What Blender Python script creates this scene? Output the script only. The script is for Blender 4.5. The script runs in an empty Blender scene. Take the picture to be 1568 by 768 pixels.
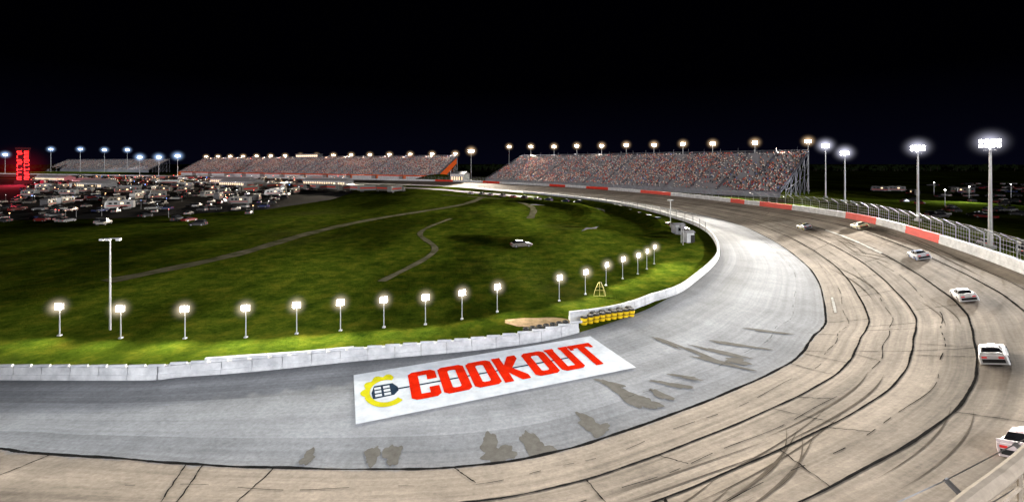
import bpy, math, random, bmesh
from mathutils import Vector, Matrix
random.seed(7)
scene = bpy.context.scene
COL = scene.collection

# ------------------------------------------------------------------ materials
def newmat(name):
    m = bpy.data.materials.new(name); m.use_nodes = True
    return m, m.node_tree.nodes, m.node_tree.links

def mat(name, c1, c2=None, scale=3.0, rough=0.7, metal=0.0, bump=0.0, spec=0.2):
    m, N, L = newmat(name)
    b = N['Principled BSDF']
    b.inputs['Roughness'].default_value = rough
    b.inputs['Metallic'].default_value = metal
    b.inputs['Specular IOR Level'].default_value = spec
    if c2 is None: c2 = tuple(v*0.7 for v in c1)
    tc = N.new('ShaderNodeTexCoord')
    n = N.new('ShaderNodeTexNoise'); n.inputs['Scale'].default_value = scale
    n.inputs['Detail'].default_value = 6; n.inputs['Roughness'].default_value = .65
    L.new(tc.outputs['Object'], n.inputs['Vector'])
    r = N.new('ShaderNodeValToRGB')
    r.color_ramp.elements[0].position = 0.35; r.color_ramp.elements[0].color = (*c2, 1)
    r.color_ramp.elements[1].position = 0.65; r.color_ramp.elements[1].color = (*c1, 1)
    L.new(n.outputs['Fac'], r.inputs['Fac']); L.new(r.outputs['Color'], b.inputs['Base Color'])
    if bump:
        bp = N.new('ShaderNodeBump'); bp.inputs['Strength'].default_value = bump
        L.new(n.outputs['Fac'], bp.inputs['Height']); L.new(bp.outputs['Normal'], b.inputs['Normal'])
    return m

def emis(name, c, s):
    m, N, L = newmat(name)
    b = N['Principled BSDF']
    b.inputs['Base Color'].default_value = (*c, 1)
    b.inputs['Emission Color'].default_value = (*c, 1)
    b.inputs['Emission Strength'].default_value = s
    m.cycles.emission_sampling = 'NONE'
    return m

def randpaint(name, cols):
    m, N, L = newmat(name)
    b = N['Principled BSDF']; b.inputs['Roughness'].default_value = 0.3
    oi = N.new('ShaderNodeObjectInfo'); r = N.new('ShaderNodeValToRGB')
    cr = r.color_ramp; cr.interpolation = 'CONSTANT'
    cr.elements[0].color = (*cols[0], 1); cr.elements[0].position = 0
    cr.elements[1].color = (*cols[1], 1); cr.elements[1].position = 1/len(cols)
    for i in range(2, len(cols)):
        e = cr.elements.new(i/len(cols)); e.color = (*cols[i], 1)
    L.new(oi.outputs['Random'], r.inputs['Fac']); L.new(r.outputs['Color'], b.inputs['Base Color'])
    return m

# ------------------------------------------------------------------ mesh builder
class MB:
    def __init__(s): s.v=[]; s.f=[]; s.m=[]
    def poly(s, pts, mi=0):
        b=len(s.v); s.v += [tuple(p) for p in pts]; s.f.append(tuple(range(b,b+len(pts)))); s.m.append(mi)
    def box(s, c, size, rot=0.0, mi=0, taper=1.0):
        cx,cy,cz=c; sx,sy,sz=[a/2 for a in size]; ca,sa=math.cos(rot),math.sin(rot); b=len(s.v)
        for dz in (-sz,sz):
            t = taper if dz>0 else 1.0
            for dx,dy in ((-sx,-sy),(sx,-sy),(sx,sy),(-sx,sy)):
                dx*=t; dy*=t
                s.v.append((cx+dx*ca-dy*sa, cy+dx*sa+dy*ca, cz+dz))
        for q in ((3,2,1,0),(4,5,6,7),(0,1,5,4),(1,2,6,5),(2,3,7,6),(3,0,4,7)):
            s.f.append(tuple(b+i for i in q)); s.m.append(mi)
    def tube(s, p0, p1, r, mi=0, n=6, r2=None):
        p0=Vector(p0); p1=Vector(p1); d=(p1-p0)
        if d.length<1e-6: return
        d.normalize(); up=Vector((0,0,1)) if abs(d.z)<0.9 else Vector((1,0,0))
        a=d.cross(up).normalized(); c=d.cross(a); b=len(s.v); r2=r if r2 is None else r2
        for p,rr in ((p0,r),(p1,r2)):
            for i in range(n):
                t=2*math.pi*i/n
                s.v.append(tuple(p+a*math.cos(t)*rr+c*math.sin(t)*rr))
        for i in range(n):
            j=(i+1)%n; s.f.append((b+i,b+j,b+n+j,b+n+i)); s.m.append(mi)
        s.f.append(tuple(b+n-1-i for i in range(n))); s.m.append(mi)
        s.f.append(tuple(b+n+i for i in range(n))); s.m.append(mi)
    def mesh(s, name, mats, smooth=False):
        me=bpy.data.meshes.new(name); me.from_pydata(s.v,[],s.f)
        for m in mats: me.materials.append(m)
        me.polygons.foreach_set('material_index', s.m)
        if smooth: me.polygons.foreach_set('use_smooth',[True]*len(s.f))
        me.update(); return me
    def obj(s, name, mats, smooth=False, parent=None):
        return addobj(name, s.mesh(name, mats, smooth), parent)

def addobj(name, me, parent=None, loc=(0,0,0), rz=0.0):
    o=bpy.data.objects.new(name, me); COL.objects.link(o); o.location=loc; o.rotation_euler[2]=rz
    if parent: o.parent=parent
    return o

# ------------------------------------------------------------------ curves
def cat(p0,p1,p2,p3,t):
    return tuple(0.5*((2*b)+(-a+c)*t+(2*a-5*b+4*c-d)*t*t+(-a+3*b-3*c+d)*t**3) for a,b,c,d in zip(p0,p1,p2,p3))
def spline(pts, n=12):
    P=[pts[0]]+list(pts)+[pts[-1]]; out=[]
    for i in range(1,len(P)-2):
        for k in range(n): out.append(cat(P[i-1],P[i],P[i+1],P[i+2],k/n))
    out.append(tuple(pts[-1])); return out
def resample(pts, step):
    out=[Vector(pts[0])]; acc=0
    for a,b in zip(pts,pts[1:]):
        a=Vector(a); b=Vector(b); L=(b-a).length
        if L<1e-6: continue
        d=step-acc
        while d<=L:
            out.append(a+(b-a)*(d/L)); d+=step
        acc=L-(d-step)
    return out

I=[(-140,40),(-42.5,38),(-27,38.7),(-13.9,41.7),(-2,44.5),(5.8,47.8),(15.3,55.2),(26.9,68),(41,90),(51.6,120),(54,148),(48.8,194),(29.8,242),(-10,300),(-76,370),(-300,470),(-900,700)]
S=[(-140,29),(-46,29.2),(-28.5,28.3),(-15.2,27.1),(-1.3,27.4),(9.8,31.9),(24.2,40.6),(37.6,54.8),(51.5,79.5),(63,115),(67,148),(59,202),(37,253),(-5,316),(-71,384),(-295,484),(-894,714)]
O=[(-140,2,5),(-46,1,5),(-26,2.5,5),(-10,5,5),(2,8,5),(14,12.5,5),(31,21,5),(58.5,51,5),(71.5,80,5),(79,107,5),(80.5,147,4.2),(70,206,3.6),(46,266,3.2),(0,332,2.8),(-66,398,2.4),(-290,500,2.0),(-889,732,2.0)]
I.insert(7,(20.6,60.8)); S.insert(7,(31,47.2)); O.insert(7,(46,34.5,5))
NS=12
Ic,Sc,Oc=spline(I,NS),spline(S,NS),spline(O,NS)
NA,NBK=10,20
def surf(i,t):
    if t<=1:
        a,b=Ic[i],Sc[i]; return Vector((a[0]+(b[0]-a[0])*t,a[1]+(b[1]-a[1])*t,0.0))
    u=t-1; a,b=Sc[i],Oc[i]
    return Vector((a[0]+(b[0]-a[0])*u,a[1]+(b[1]-a[1])*u,b[2]*(u**1.15)))
TV=[k/NA for k in range(NA)]+[1+k/NBK for k in range(NBK+1)]

# ------------------------------------------------------------------ track surface
def track_mat():
    m,N,L=newmat('track_asphalt'); b=N['Principled BSDF']; b.inputs['Roughness'].default_value=0.9
    b.inputs['Specular IOR Level'].default_value=0.06
    uv=N.new('ShaderNodeUVMap'); sep=N.new('ShaderNodeSeparateXYZ'); L.new(uv.outputs[0],sep.inputs[0])
    tc=N.new('ShaderNodeTexCoord')
    def noise(vec,scale,detail=6,rough=0.6):
        n=N.new('ShaderNodeTexNoise'); n.inputs['Scale'].default_value=scale; n.inputs['Detail'].default_value=detail
        n.inputs['Roughness'].default_value=rough; L.new(vec,n.inputs['Vector']); return n.outputs['Fac']
    def mapr(x,a,b_,c,d):
        r=N.new('ShaderNodeMapRange'); L.new(x,r.inputs[0])
        for i,v in enumerate((a,b_,c,d)): r.inputs[1+i].default_value=v
        return r.outputs[0]
    def math_(op,a,b_=None):
        n=N.new('ShaderNodeMath'); n.operation=op
        for i,x in enumerate((a,b_)):
            if x is None: continue
            if isinstance(x,(int,float)): n.inputs[i].default_value=x
            else: L.new(x,n.inputs[i])
        return n.outputs[0]
    def mapping(sx,sy):
        mp=N.new('ShaderNodeMapping'); mp.inputs['Scale'].default_value=(sx,sy,1); L.new(uv.outputs[0],mp.inputs[0]); return mp.outputs[0]
    streak=noise(mapping(0.02,9),1.0,8,0.65)
    streak2=noise(mapping(0.012,38),1.0,4,0.6)
    groove=noise(mapping(0.025,6),1.0,5,0.7)
    cross=noise(mapping(0.5,3),1.0,5,0.6)
    patch=noise(tc.outputs['Object'],0.12,6)
    grain=noise(tc.outputs['Object'],3.0,8,0.8)
    mix=N.new('ShaderNodeMix'); mix.data_type='RGBA'
    edge=math_('ADD',sep.outputs[1],mapr(cross,0.3,0.7,-.015,.015))
    L.new(mapr(edge,0.99,1.01,0,1),mix.inputs['Factor'])
    mix.inputs['A'].default_value=(0.285,0.298,0.325,1); mix.inputs['B'].default_value=(0.275,0.236,0.20,1)
    lane=math_('FLOOR',math_('MULTIPLY',sep.outputs[1],5.0))
    wn=N.new('ShaderNodeTexWhiteNoise'); wn.noise_dimensions='1D'; L.new(lane,wn.inputs['W'])
    bank=mapr(sep.outputs[1],.9,1.1,0,1)      # streaks are weaker on the apron
    def fade(x): # 1 + (x-1)*(0.5+0.5*bank)
        k=math_('ADD',math_('MULTIPLY',bank,.45),.55)
        return math_('ADD',math_('MULTIPLY',math_('SUBTRACT',x,1.0),k),1.0)
    f=math_('MULTIPLY',fade(mapr(streak,0.3,0.7,0.66,1.22)),fade(mapr(streak2,0.3,0.7,0.78,1.15)))
    f=math_('MULTIPLY',f,mapr(patch,0.3,0.7,0.78,1.18))
    f=math_('MULTIPLY',f,mapr(cross,0.3,0.7,0.90,1.10))
    f=math_('MULTIPLY',f,mapr(grain,0.3,0.7,0.72,1.28))
    f=math_('MULTIPLY',f,mapr(wn.outputs['Value'],0,1,0.84,1.08))
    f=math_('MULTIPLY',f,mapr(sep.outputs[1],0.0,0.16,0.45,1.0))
    g=math_('MULTIPLY',mapr(groove,0.48,0.60,0,1),mapr(sep.outputs[1],1.0,1.15,0,1))
    f=math_('MULTIPLY',f,mapr(g,0,1,1.0,0.66))
    vm=N.new('ShaderNodeVectorMath'); vm.operation='SCALE'; L.new(mix.outputs['Result'],vm.inputs[0]); L.new(f,vm.inputs['Scale'])
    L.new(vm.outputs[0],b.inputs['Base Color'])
    bp=N.new('ShaderNodeBump'); bp.inputs['Strength'].default_value=0.3; L.new(grain,bp.inputs['Height']); L.new(bp.outputs[0],b.inputs['Normal'])
    return m
n=len(Ic); verts=[]; faces=[]; uvs=[]; ulen=[0]
for i in range(1,n):
    ulen.append(ulen[-1]+(Vector(Sc[i])-Vector(Sc[i-1])).length)
for i in range(n):
    for t in TV: verts.append(tuple(surf(i,t))); uvs.append((ulen[i],t))
W=len(TV)
for i in range(n-1):
    for k in range(W-1): faces.append((i*W+k,i*W+k+1,(i+1)*W+k+1,(i+1)*W+k))
me=bpy.data.meshes.new('race_track'); me.from_pydata(verts,[],faces)
ul=me.uv_layers.new(name='UVMap')
for l in me.loops: ul.data[l.index].uv=uvs[l.vertex_index]
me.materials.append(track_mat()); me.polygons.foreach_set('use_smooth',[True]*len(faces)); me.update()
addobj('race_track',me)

def nearest(x,y):
    best=None
    for i in range(1,n-1):
        for t in [j/20 for j in range(41)]:
            p=surf(i,t); d=(p.x-x)**2+(p.y-y)**2
            if best is None or d<best[0]: best=(d,i,t,p)
    _,i,t,p=best
    tan=(surf(i+1,t)-surf(i-1,t)).normalized()
    side=(surf(i,min(2,t+.05))-surf(i,max(0,t-.05))).normalized()
    nor=tan.cross(side); nor=nor if nor.z>0 else -nor
    return p,tan,nor.normalized()

m_seam=mat('joint_sealant',(0.022,0.021,0.021),(0.012,0.012,0.012),1.5,1.0,spec=0)
m_line=mat('white_line_paint',(0.6,0.6,0.58),(0.35,0.34,0.32),1.5,0.9,spec=0)
m_rub=mat('rubber_smear',(0.085,0.075,0.065),(0.14,0.12,0.10),.8,1.0,spec=0)
mb=MB()
def strip_on(i0,i1,tf,w,mi=0,off=0.03,gap=None,sub=4):
    prev=None; wl=w; on=True
    for a in range(i0*sub,i1*sub):
        i=a//sub; fr=(a%sub)/sub; t=tf(i+fr)
        p=surf(i,t)*(1-fr)+surf(i+1,t)*fr; q=surf(i,t-.02)*(1-fr)+surf(i+1,t-.02)*fr
        wl+=(w-wl)*.3+w*random.uniform(-.22,.22); wl=max(w*.4,wl)
        d=(p-q).normalized()*wl
        c=(p-d*.5+Vector((0,0,off)), p+d*.5+Vector((0,0,off)))
        if a%3==0: on=not (gap and random.random()<gap)
        if prev and on: mb.poly((prev[0],prev[1],c[1],c[0]),mi)
        prev=c
for k,(t,w) in enumerate(((1.0,.22),(1.2,.18),(1.4,.15),(1.6,.17),(1.8,.17))):
    strip_on(8,n-52,lambda i,t=t,k=k:t+.0012*math.sin(i*1.3+k),w)
strip_on(8,n-60,lambda i:1.9+.003*math.sin(i*.6),.08,gap=.3)
strip_on(20,120,lambda i:1.3+.006*math.sin(i*.9),.06,gap=.3)
strip_on(20,120,lambda i:1.5+.008*math.sin(i*.7),.06,gap=.4)
strip_on(30,120,lambda i:1.1+.01*math.sin(i*.7),.05,gap=.5)
strip_on(60,120,lambda i:.80+.01*math.sin(i*.5),.04,gap=.5)
strip_on(107,118,lambda i:1.6,.40,mi=1,off=.045)
strip_on(96,100,lambda i:1.05,.30,mi=1,off=.045)
for _ in range(70):
    i=random.randint(14,130); a=1+random.choice((0,.2,.4,.6)); ln=random.choice((.2,.2,.1))
    prev=None; drift=random.uniform(-1.2,1.2)
    for k in range(13):
        t=a+ln*k/12; fi=i+drift*k/12+random.uniform(-.035,.035); i0=int(math.floor(fi)); fr=fi-i0
        p=surf(i0,t)*(1-fr)+surf(i0+1,t)*fr+Vector((0,0,.038))
        if prev:
            s=(p-prev).cross(Vector((0,0,1))).normalized()*random.uniform(.02,.05)
            mb.poly((prev-s,prev+s,p+s,p-s))
        prev=p
mb.obj('pavement_seams',[m_seam,m_line])
# tyre marks running at a shallow angle over the lanes
mb=MB()
for _ in range(26):
    i0=random.uniform(22,112); L_=random.uniform(5,13); t0=random.uniform(1.25,1.9); dt=random.uniform(-.18,.1); wd=random.uniform(.10,.22)
    for off_ in (0,.055):
        prev=None
        for k in range(25):
            f=k/24; a=i0+L_*f; i=int(a); fr=a-i; t=min(1.97,max(1.03,t0+off_+dt*f*f)); 
            p=surf(i,t)*(1-fr)+surf(i+1,t)*fr; q=surf(i,t-.02)*(1-fr)+surf(i+1,t-.02)*fr
            d=(p-q).normalized()*wd*math.sin(math.pi*min(.98,max(.02,f)))
            z=Vector((0,0,.012+_*.0006)); c=(p-d*.5+z,p+d*.5+z)
            if prev: mb.poly((prev[0],prev[1],c[1],c[0]))
            prev=c
mb.obj('tyre_marks',[m_rub])

m_stain=mat('damp_asphalt',(0.115,0.108,0.096),(0.165,0.158,0.145),1.3,0.9,spec=.03)
mb=MB(); zst=[.006]
def stain(cx,cy,lx,ly,rot,seed):
    r=random.Random(seed); pts=[]; ph=[r.uniform(0,6.3) for _ in range(5)]; zst[0]+=.0015
    for k in range(60):
        a=2*math.pi*k/60
        rr=1+.18*math.sin(2*a+ph[0])+.16*math.sin(3*a+ph[1])+.12*math.sin(5*a+ph[4])+.07*math.sin(9*a+ph[2])+.03*math.sin(17*a+ph[3])
        x=math.cos(a)*lx*rr; y=math.sin(a)*ly*rr
        pts.append((cx+x*math.cos(rot)-y*math.sin(rot), cy+x*math.sin(rot)+y*math.cos(rot), zst[0]))
    mb.poly(pts)
for q,a in enumerate(((-1.3,29.0,.6,1.5,.15),(-.7,28.4,.9,.8,.15),(1.2,29.4,.55,1.4,.3),(1.8,28.8,.8,.8,.3),(5.3,31.8,.6,1.2,.5),(5.9,31.0,.9,.6,.5),(-8.6,28.2,.45,.9,0),(-7.4,28.3,.5,1.1,.1),
          (9.0,35.4,.6,2.4,.5),(8.0,37.4,.4,1.2,.9),(10.2,34.4,.8,.9,.5),(11.6,35.6,.4,1.1,.5),(13.1,37.2,.35,1.6,1.1),
          (17.3,43.9,.35,2.9,.6),(19.9,43.6,.38,2.7,.9),(18.8,41.4,.4,2.4,1.0),(20.5,41.6,.6,1.1,1.2),(22.3,45.4,.35,2.6,1.1),(27.5,49,.3,2.4,1.2),(15.4,46.0,.3,1.5,.5),(-12.5,28,.4,.7,.2),(14.6,38.5,.3,1.2,1.2))):
    stain(*a,seed=q*13+5)
mb.obj('damp_stain',[m_stain])

# ------------------------------------------------------------------ ground
def ground_mat():
    m,N,L=newmat('infield_grass'); b=N['Principled BSDF']; b.inputs['Roughness'].default_value=1
    b.inputs['Specular IOR Level'].default_value=0.0
    tc=N.new('ShaderNodeTexCoord')
    def noise(s,d=6,r=.6,sc=None):
        n_=N.new('ShaderNodeTexNoise'); n_.inputs['Scale'].default_value=s; n_.inputs['Detail'].default_value=d; n_.inputs['Roughness'].default_value=r
        if sc:
            mp=N.new('ShaderNodeMapping'); mp.inputs['Scale'].default_value=sc; L.new(tc.outputs['Object'],mp.inputs[0]); L.new(mp.outputs[0],n_.inputs['Vector'])
        else: L.new(tc.outputs['Object'],n_.inputs['Vector'])
        return n_.outputs['Fac']
    r=N.new('ShaderNodeValToRGB'); L.new(noise(.30,10,.78),r.inputs[0])
    e=r.color_ramp.elements; e[0].position=.34; e[0].color=(.014,.030,.003,1); e[1].position=.68; e[1].color=(.115,.115,.012,1)
    x=e.new(.5); x.color=(.046,.070,.006,1)
    r2=N.new('ShaderNodeValToRGB'); L.new(noise(.022,6,.6),r2.inputs[0])
    f=r2.color_ramp.elements; f[0].position=.54; f[0].color=(0,0,0,1); f[1].position=.72; f[1].color=(.6,.6,.6,1)
    mx=N.new('ShaderNodeMix'); mx.data_type='RGBA'; L.new(r2.outputs[0],mx.inputs['Factor']); L.new(r.outputs[0],mx.inputs['A']); mx.inputs['B'].default_value=(.055,.05,.018,1)
    r3=N.new('ShaderNodeValToRGB'); L.new(noise(.03,5,.6,(1,.35,1)),r3.inputs[0])
    g=r3.color_ramp.elements; g[0].position=.42; g[0].color=(.28,.28,.28,1); g[1].position=.62; g[1].color=(1.1,1.1,1.1,1)
    mm=N.new('ShaderNodeMix'); mm.data_type='RGBA'; mm.blend_type='MULTIPLY'; mm.inputs['Factor'].default_value=1
    L.new(mx.outputs['Result'],mm.inputs['A']); L.new(r3.outputs[0],mm.inputs['B'])
    L.new(mm.outputs['Result'],b.inputs['Base Color'])
    bp=N.new('ShaderNodeBump'); bp.inputs['Strength'].default_value=.9; bp.inputs['Distance'].default_value=.25
    L.new(noise(1.6,8,.8),bp.inputs['Height']); L.new(bp.outputs[0],b.inputs['Normal'])
    return m
m_grass=ground_mat()
mb=MB(); mb.poly([(-6000,-3000,-.06),(6000,-3000,-.06),(6000,9000,-.06),(-6000,9000,-.06)]); mb.obj('ground',[m_grass])

def ribbon(name,pts,w,z,m):
    c=spline(pts,8); mb=MB(); prev=None
    for i in range(len(c)):
        a=Vector(c[max(0,i-1)]); b=Vector(c[min(len(c)-1,i+1)]); d=(b-a).normalized(); s=Vector((-d.y,d.x))*w*.5*(1+.15*math.sin(i*1.7))
        p=Vector(c[i]); cur=((p.x-s.x,p.y-s.y,z),(p.x+s.x,p.y+s.y,z))
        if prev: mb.poly((prev[0],cur[0],cur[1],prev[1]))
        prev=cur
    return mb.obj(name,[m])
m_dirt=mat('dirt_road',(.12,.11,.08),(.04,.045,.02),.25,1,spec=0)
m_asph=mat('dark_asphalt',(.015,.016,.019),(.025,.026,.03),.1,1,spec=0.02)
ribbon('service_road',[(-62,70),(-55,90),(-52,120),(-44,150),(-22,200),(-15,250)],3.4,-.035,m_dirt)
ribbon('service_road',[(-20,70),(-16,95),(-24,120),(-20,150)],1.3,-.031,m_dirt)
ribbon('service_road',[(20,120),(28,150),(34,180),(24,195),(8,200)],3.4,-.033,m_asph)
ribbon('service_road',[(6,150),(8,190),(-4,230),(-40,262)],2.4,-.029,m_dirt)
ribbon('paved_apron_road',[(-900,640),(-310,440),(-90,345),(-25,285),(10,245)],9,-.03,mat('pit_road',(.30,.27,.24),(.2,.19,.18),.1,.9,spec=.05))
mb=MB(); mb.poly([(x,y,-.04) for x,y in ((-290,120),(-130,150),(-96,180),(-90,230),(-100,290),(-130,330),(-320,420),(-700,560),(-760,300))]); mb.obj('infield_car_park',[m_asph])
mb=MB(); pts=[]
for k in range(40):
    a=k/40*2*math.pi; pts.append((3.0+3.8*math.cos(a)*(1+.1*math.sin(3*a)+.05*math.sin(8*a)),52.0+1.7*math.sin(a)*(1+.15*math.sin(2*a+1)+.06*math.sin(7*a)),-.03))
mb.poly(pts); mb.obj('gravel_patch',[mat('gravel',(.24,.17,.11),(.13,.10,.06),1.2,1,spec=0)])
def berm(pts,w_,h_):
    c=spline(pts,8); mb=MB(); prev=None; prof=[(-1,-.1),(-.7,.25),(-.35,.8),(0,1),(.35,.8),(.7,.25),(1,-.1)]
    for i in range(len(c)):
        a=Vector(c[max(0,i-1)]); b=Vector(c[min(len(c)-1,i+1)]); d=(b-a).normalized(); s=Vector((-d.y,d.x)); p=Vector(c[i])
        hh=h_*math.sin(math.pi*min(1,max(.02,i/(len(c)-1))))**.8
        cur=[(p.x+s.x*q*w_,p.y+s.y*q*w_,hh*z-.08) for q,z in prof]
        if prev:
            for k in range(6): mb.poly((prev[k],prev[k+1],cur[k+1],cur[k]))
        prev=cur
    mb.obj('grass_berm',[m_grass],smooth=True)
berm([(36,112),(43,135),(42,170),(32,205),(14,235)],5,2.0)
berm([(18,130),(27,155),(27,185),(12,212),(-10,230)],7,1.6)
berm([(-16,116),(2,106),(18,112),(26,125)],6,1.2)

# ------------------------------------------------------------------ walls
m_white=mat('white_painted_concrete',(.60,.61,.64),(.38,.39,.42),.8,.8,spec=.1)
m_red=mat('red_paint',(.62,.04,.02),(.5,.03,.02),.5,.7,spec=.1)
m_conc=mat('concrete',(.42,.38,.33),(.3,.27,.23),.6,.85)
def barrier(name,pts,step,h,w,mats,redf=None):
    P=resample(pts,step); mb=MB()
    for a,b in zip(P,P[1:]):
        d=b-a; L_=d.length; rot=math.atan2(d.y,d.x); c=(a+b)/2
        mi=1 if (redf and redf(c)) else 0
        z=c.z
        hh=h*(1+random.uniform(-.02,.02))
        mb.box((c.x,c.y,z+hh*.2-.15),(L_-.03,w,hh*.4+.3),rot,mi)
        mb.box((c.x,c.y,z+hh*.7),(L_-.03,w*.7,hh*.6),rot,mi,taper=.985)
    return mb.obj(name,mats)
I3=[(p[0],p[1],0) for p in Ic]
def offset(pts,d):
    out=[]
    for i,p in enumerate(pts):
        a=Vector(pts[max(0,i-1)]); b=Vector(pts[min(len(pts)-1,i+1)]); t=(b-a); t.z=0; t.normalize()
        out.append(Vector(p)+Vector((-t.y,t.x,0))*d)
    return out
inner=offset(I3,.35)
wa=[p for p in inner[:80] if p.x<8.2]
barrier('retaining_wall',wa,2.4,1.0,.6,[m_white])
barrier('retaining_wall',[(-27,40.2,0),(-20,41.3,0),(-14.2,42.8,0)],2.5,.95,.35,[m_white])
wb=spline([(6.6,52.6,0),(10.5,54.0,0),(14.6,56.5,0),(19.5,61.0,0)],8)[:-1]+[p for i,p in enumerate(inner) if i>=NS*7+2 and i<n-40]
barrier('retaining_wall',wb,2.4,.95,.5,[m_white])
# protective white caps lying on the near wall
mb=MB()
for p in resample([tuple(q) for q in wa[6:]],1.6):
    mb.tube((p.x-.65,p.y-.05,1.04),(p.x+.65,p.y+.07,1.04),.13,0,7)
mb.obj('wall_padding',[m_white])
O3=offset([(p[0],p[1],p[2]) for p in Oc],-.35)
reds=[((71.5,80),5),((78,102),6),((80.5,140),8),((79,160),5),((66,215),11),((48,262),10),((28,292),8),((-20,352),14),((-60,392),10)]
redf=lambda c:any((c.x-x)**2+(c.y-y)**2<r*r for (x,y),r in reds)
barrier('outer_safety_wall',[tuple(p) for p in O3[6:]],4.0,1.4,.6,[m_white,m_red],redf)

mb=MB(); prev=None
for i in range(6,n):
    p=O3[i]; a=O3[max(6,i-1)]; b=O3[min(n-1,i+1)]; t=(b-a); t.z=0; t.normalize(); o=Vector((t.y,-t.x,0))
    c=(Vector(p)+Vector((0,0,-.1))+o*.2, Vector(p)+o*4+Vector((0,0,-.2)), Vector((p.x,p.y,-.3))+o*(4+p.z*1.8))
    if prev:
        mb.poly((prev[0],c[0],c[1],prev[1]),0); mb.poly((prev[1],c[1],c[2],prev[2]),1)
    prev=c
mb.obj('track_embankment',[m_conc,m_grass])

m_steel=mat('galvanised_steel',(.26,.265,.28),(.18,.185,.2),2,.5,.2)
mb=MB()
P=resample([tuple(p) for p in O3[6:n-14]],4.0)
tops=[]
for a,b in zip(P,P[1:]):
    t=(b-a); t.z=0; t.normalize(); inn=Vector((-t.y,t.x,0))
    base=Vector((a.x,a.y,a.z+1.1))-inn*.25; k=base+Vector((0,0,2.3)); top=k+inn*1.5+Vector((0,0,.95))
    mb.tube(base,k,.07,0,5); mb.tube(k,top,.075,0,5); tops.append((base,k,top))
for (a0,a1,a2),(b0,b1,b2) in zip(tops,tops[1:]):
    for f in (.15,.4,.65,.9): mb.tube(a0.lerp(a1,f),b0.lerp(b1,f),.018,0,3)
    for f in (.1,.55,.98): mb.tube(a1.lerp(a2,f),b1.lerp(b2,f),.016,0,3)
    for f in (.2,.4,.6,.8): mb.tube(a0.lerp(b0,f),a1.lerp(b1,f),.012,0,3)
mb.obj('catch_fence',[m_steel])
mb=MB(); P=resample([tuple(p) for p in inner[NS*10:n-30]],7.0); prev=None
for a in P:
    mb.tube((a.x-.5,a.y,.0),(a.x-.5,a.y,2.6),.08,0,5)
    if prev is not None:
        for z in (1.6,2.5): mb.tube((prev.x-.5,prev.y,z),(a.x-.5,a.y,z),.035,0,3)
    prev=a
mb.obj('pit_fence',[m_steel])
mb=MB(); rail=resample(spline([(6,8.4,9.8),(11.1,11.1,9.8),(14.3,12.75,9.8),(21,16.6,9.8)],8),1.5)
for a,b in zip(rail,rail[1:]):
    mb.tube(a,b,.2,0,10); mb.tube(Vector(a)-Vector((0,0,.7)),Vector(b)-Vector((0,0,.7)),.05,0,5)
for a in rail[::2]: mb.tube(a,(a.x,a.y,4.5),.06,0,5)
mb.obj('handrail',[mat('rail_paint',(.26,.22,.18),(.18,.15,.12),2,.8)])

# ------------------------------------------------------------------ painted logo
A0=Vector((-10.76,31.5)); du=Vector((.927,.375)); dv=Vector((-.345,.939))
def LG(u,v,z=.055):
    p=A0+du*u+dv*v; return (p.x,p.y,z)
m_lw=mat('white_track_paint',(.70,.74,.80),(.54,.58,.64),.9,.9,spec=.02)
m_lr=mat('red_track_paint',(.72,.022,.005),(.54,.015,.004),1.2,.9,spec=.0)
m_ly=mat('yellow_track_paint',(.66,.62,.02),(.5,.46,.015),.9,.9,spec=.0)
m_ld=mat('slate_track_paint',(.025,.045,.075),(.02,.035,.06),.6,.9,spec=.0)
logo=MB(); logo.poly([LG(0,0),LG(23.4,0),LG(23.3,7.8),LG(0,7.8)],0)
w,h,s,c=2.32,4.7,.80,.36
def letter(ch,u0,v0=1.65,z=.073):
    def put(pts): logo.poly([LG(u0+x+.05*(y-h/2),v0+y,z) for x,y in pts],1)
    if ch=='O':
        o=[(c,0),(w-c,0),(w,c),(w,h-c),(w-c,h),(c,h),(0,h-c),(0,c)]; d=.15
        i=[(s+d,s),(w-s-d,s),(w-s,s+d),(w-s,h-s-d),(w-s-d,h-s),(s+d,h-s),(s,h-s-d),(s,s+d)]
        for k in range(8): j=(k+1)%8; put([o[k],o[j],i[j],i[k]])
    if ch=='C':
        put([(w,.64*h),(w-s,.64*h),(w-s,h-s),(s,h-s),(s,s),(w-s,s),(w-s,.36*h),(w,.36*h),(w,c),(w-c,0),(c,0),(0,c),(0,h-c),(c,h),(w-c,h),(w,h-c)])
    if ch=='K':
        put([(0,0),(s,0),(s,h),(0,h)])
        put([(s,.5*h),(s+.55,.5*h),(w,.84*h),(w,h),(w-.75,h),(s,.66*h)])
        put([(s,.5*h),(s,.34*h),(w-.75,0),(w,0),(w,.16*h),(s+.55,.5*h)])
    if ch=='U':
        put([(-.08,h),(-.08,h-.5),(0,h-.5),(0,c),(c,0),(w-c,0),(w,c),(w,h-.5),(w+.08,h-.5),(w+.08,h),(w-s-.08,h),(w-s-.08,h-.5),(w-s,h-.5),(w-s,s),(s,s),(s,h-.5),(s+.08,h-.5),(s+.08,h)])
    if ch=='T':
        put([(-.1,h),(w+.1,h),(w+.1,h-s-.3),(w-.3,h-s-.3),(w-.3,h-s),(w/2+s/2,h-s),(w/2+s/2,0),(w/2-s/2,0),(w/2-s/2,h-s),(.3,h-s),(.3,h-s-.3),(-.1,h-s-.3)])
u=4.2
for ch in 'COOK': letter(ch,u); u+=w+.20
u+=.35
for ch in 'OUT': letter(ch,u); u+=w+.20
logo.poly([LG(3.1,3.86,.064),LG(19,3.86,.064),LG(19,4.10,.064),LG(3.1,4.10,.064)],3)
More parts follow.
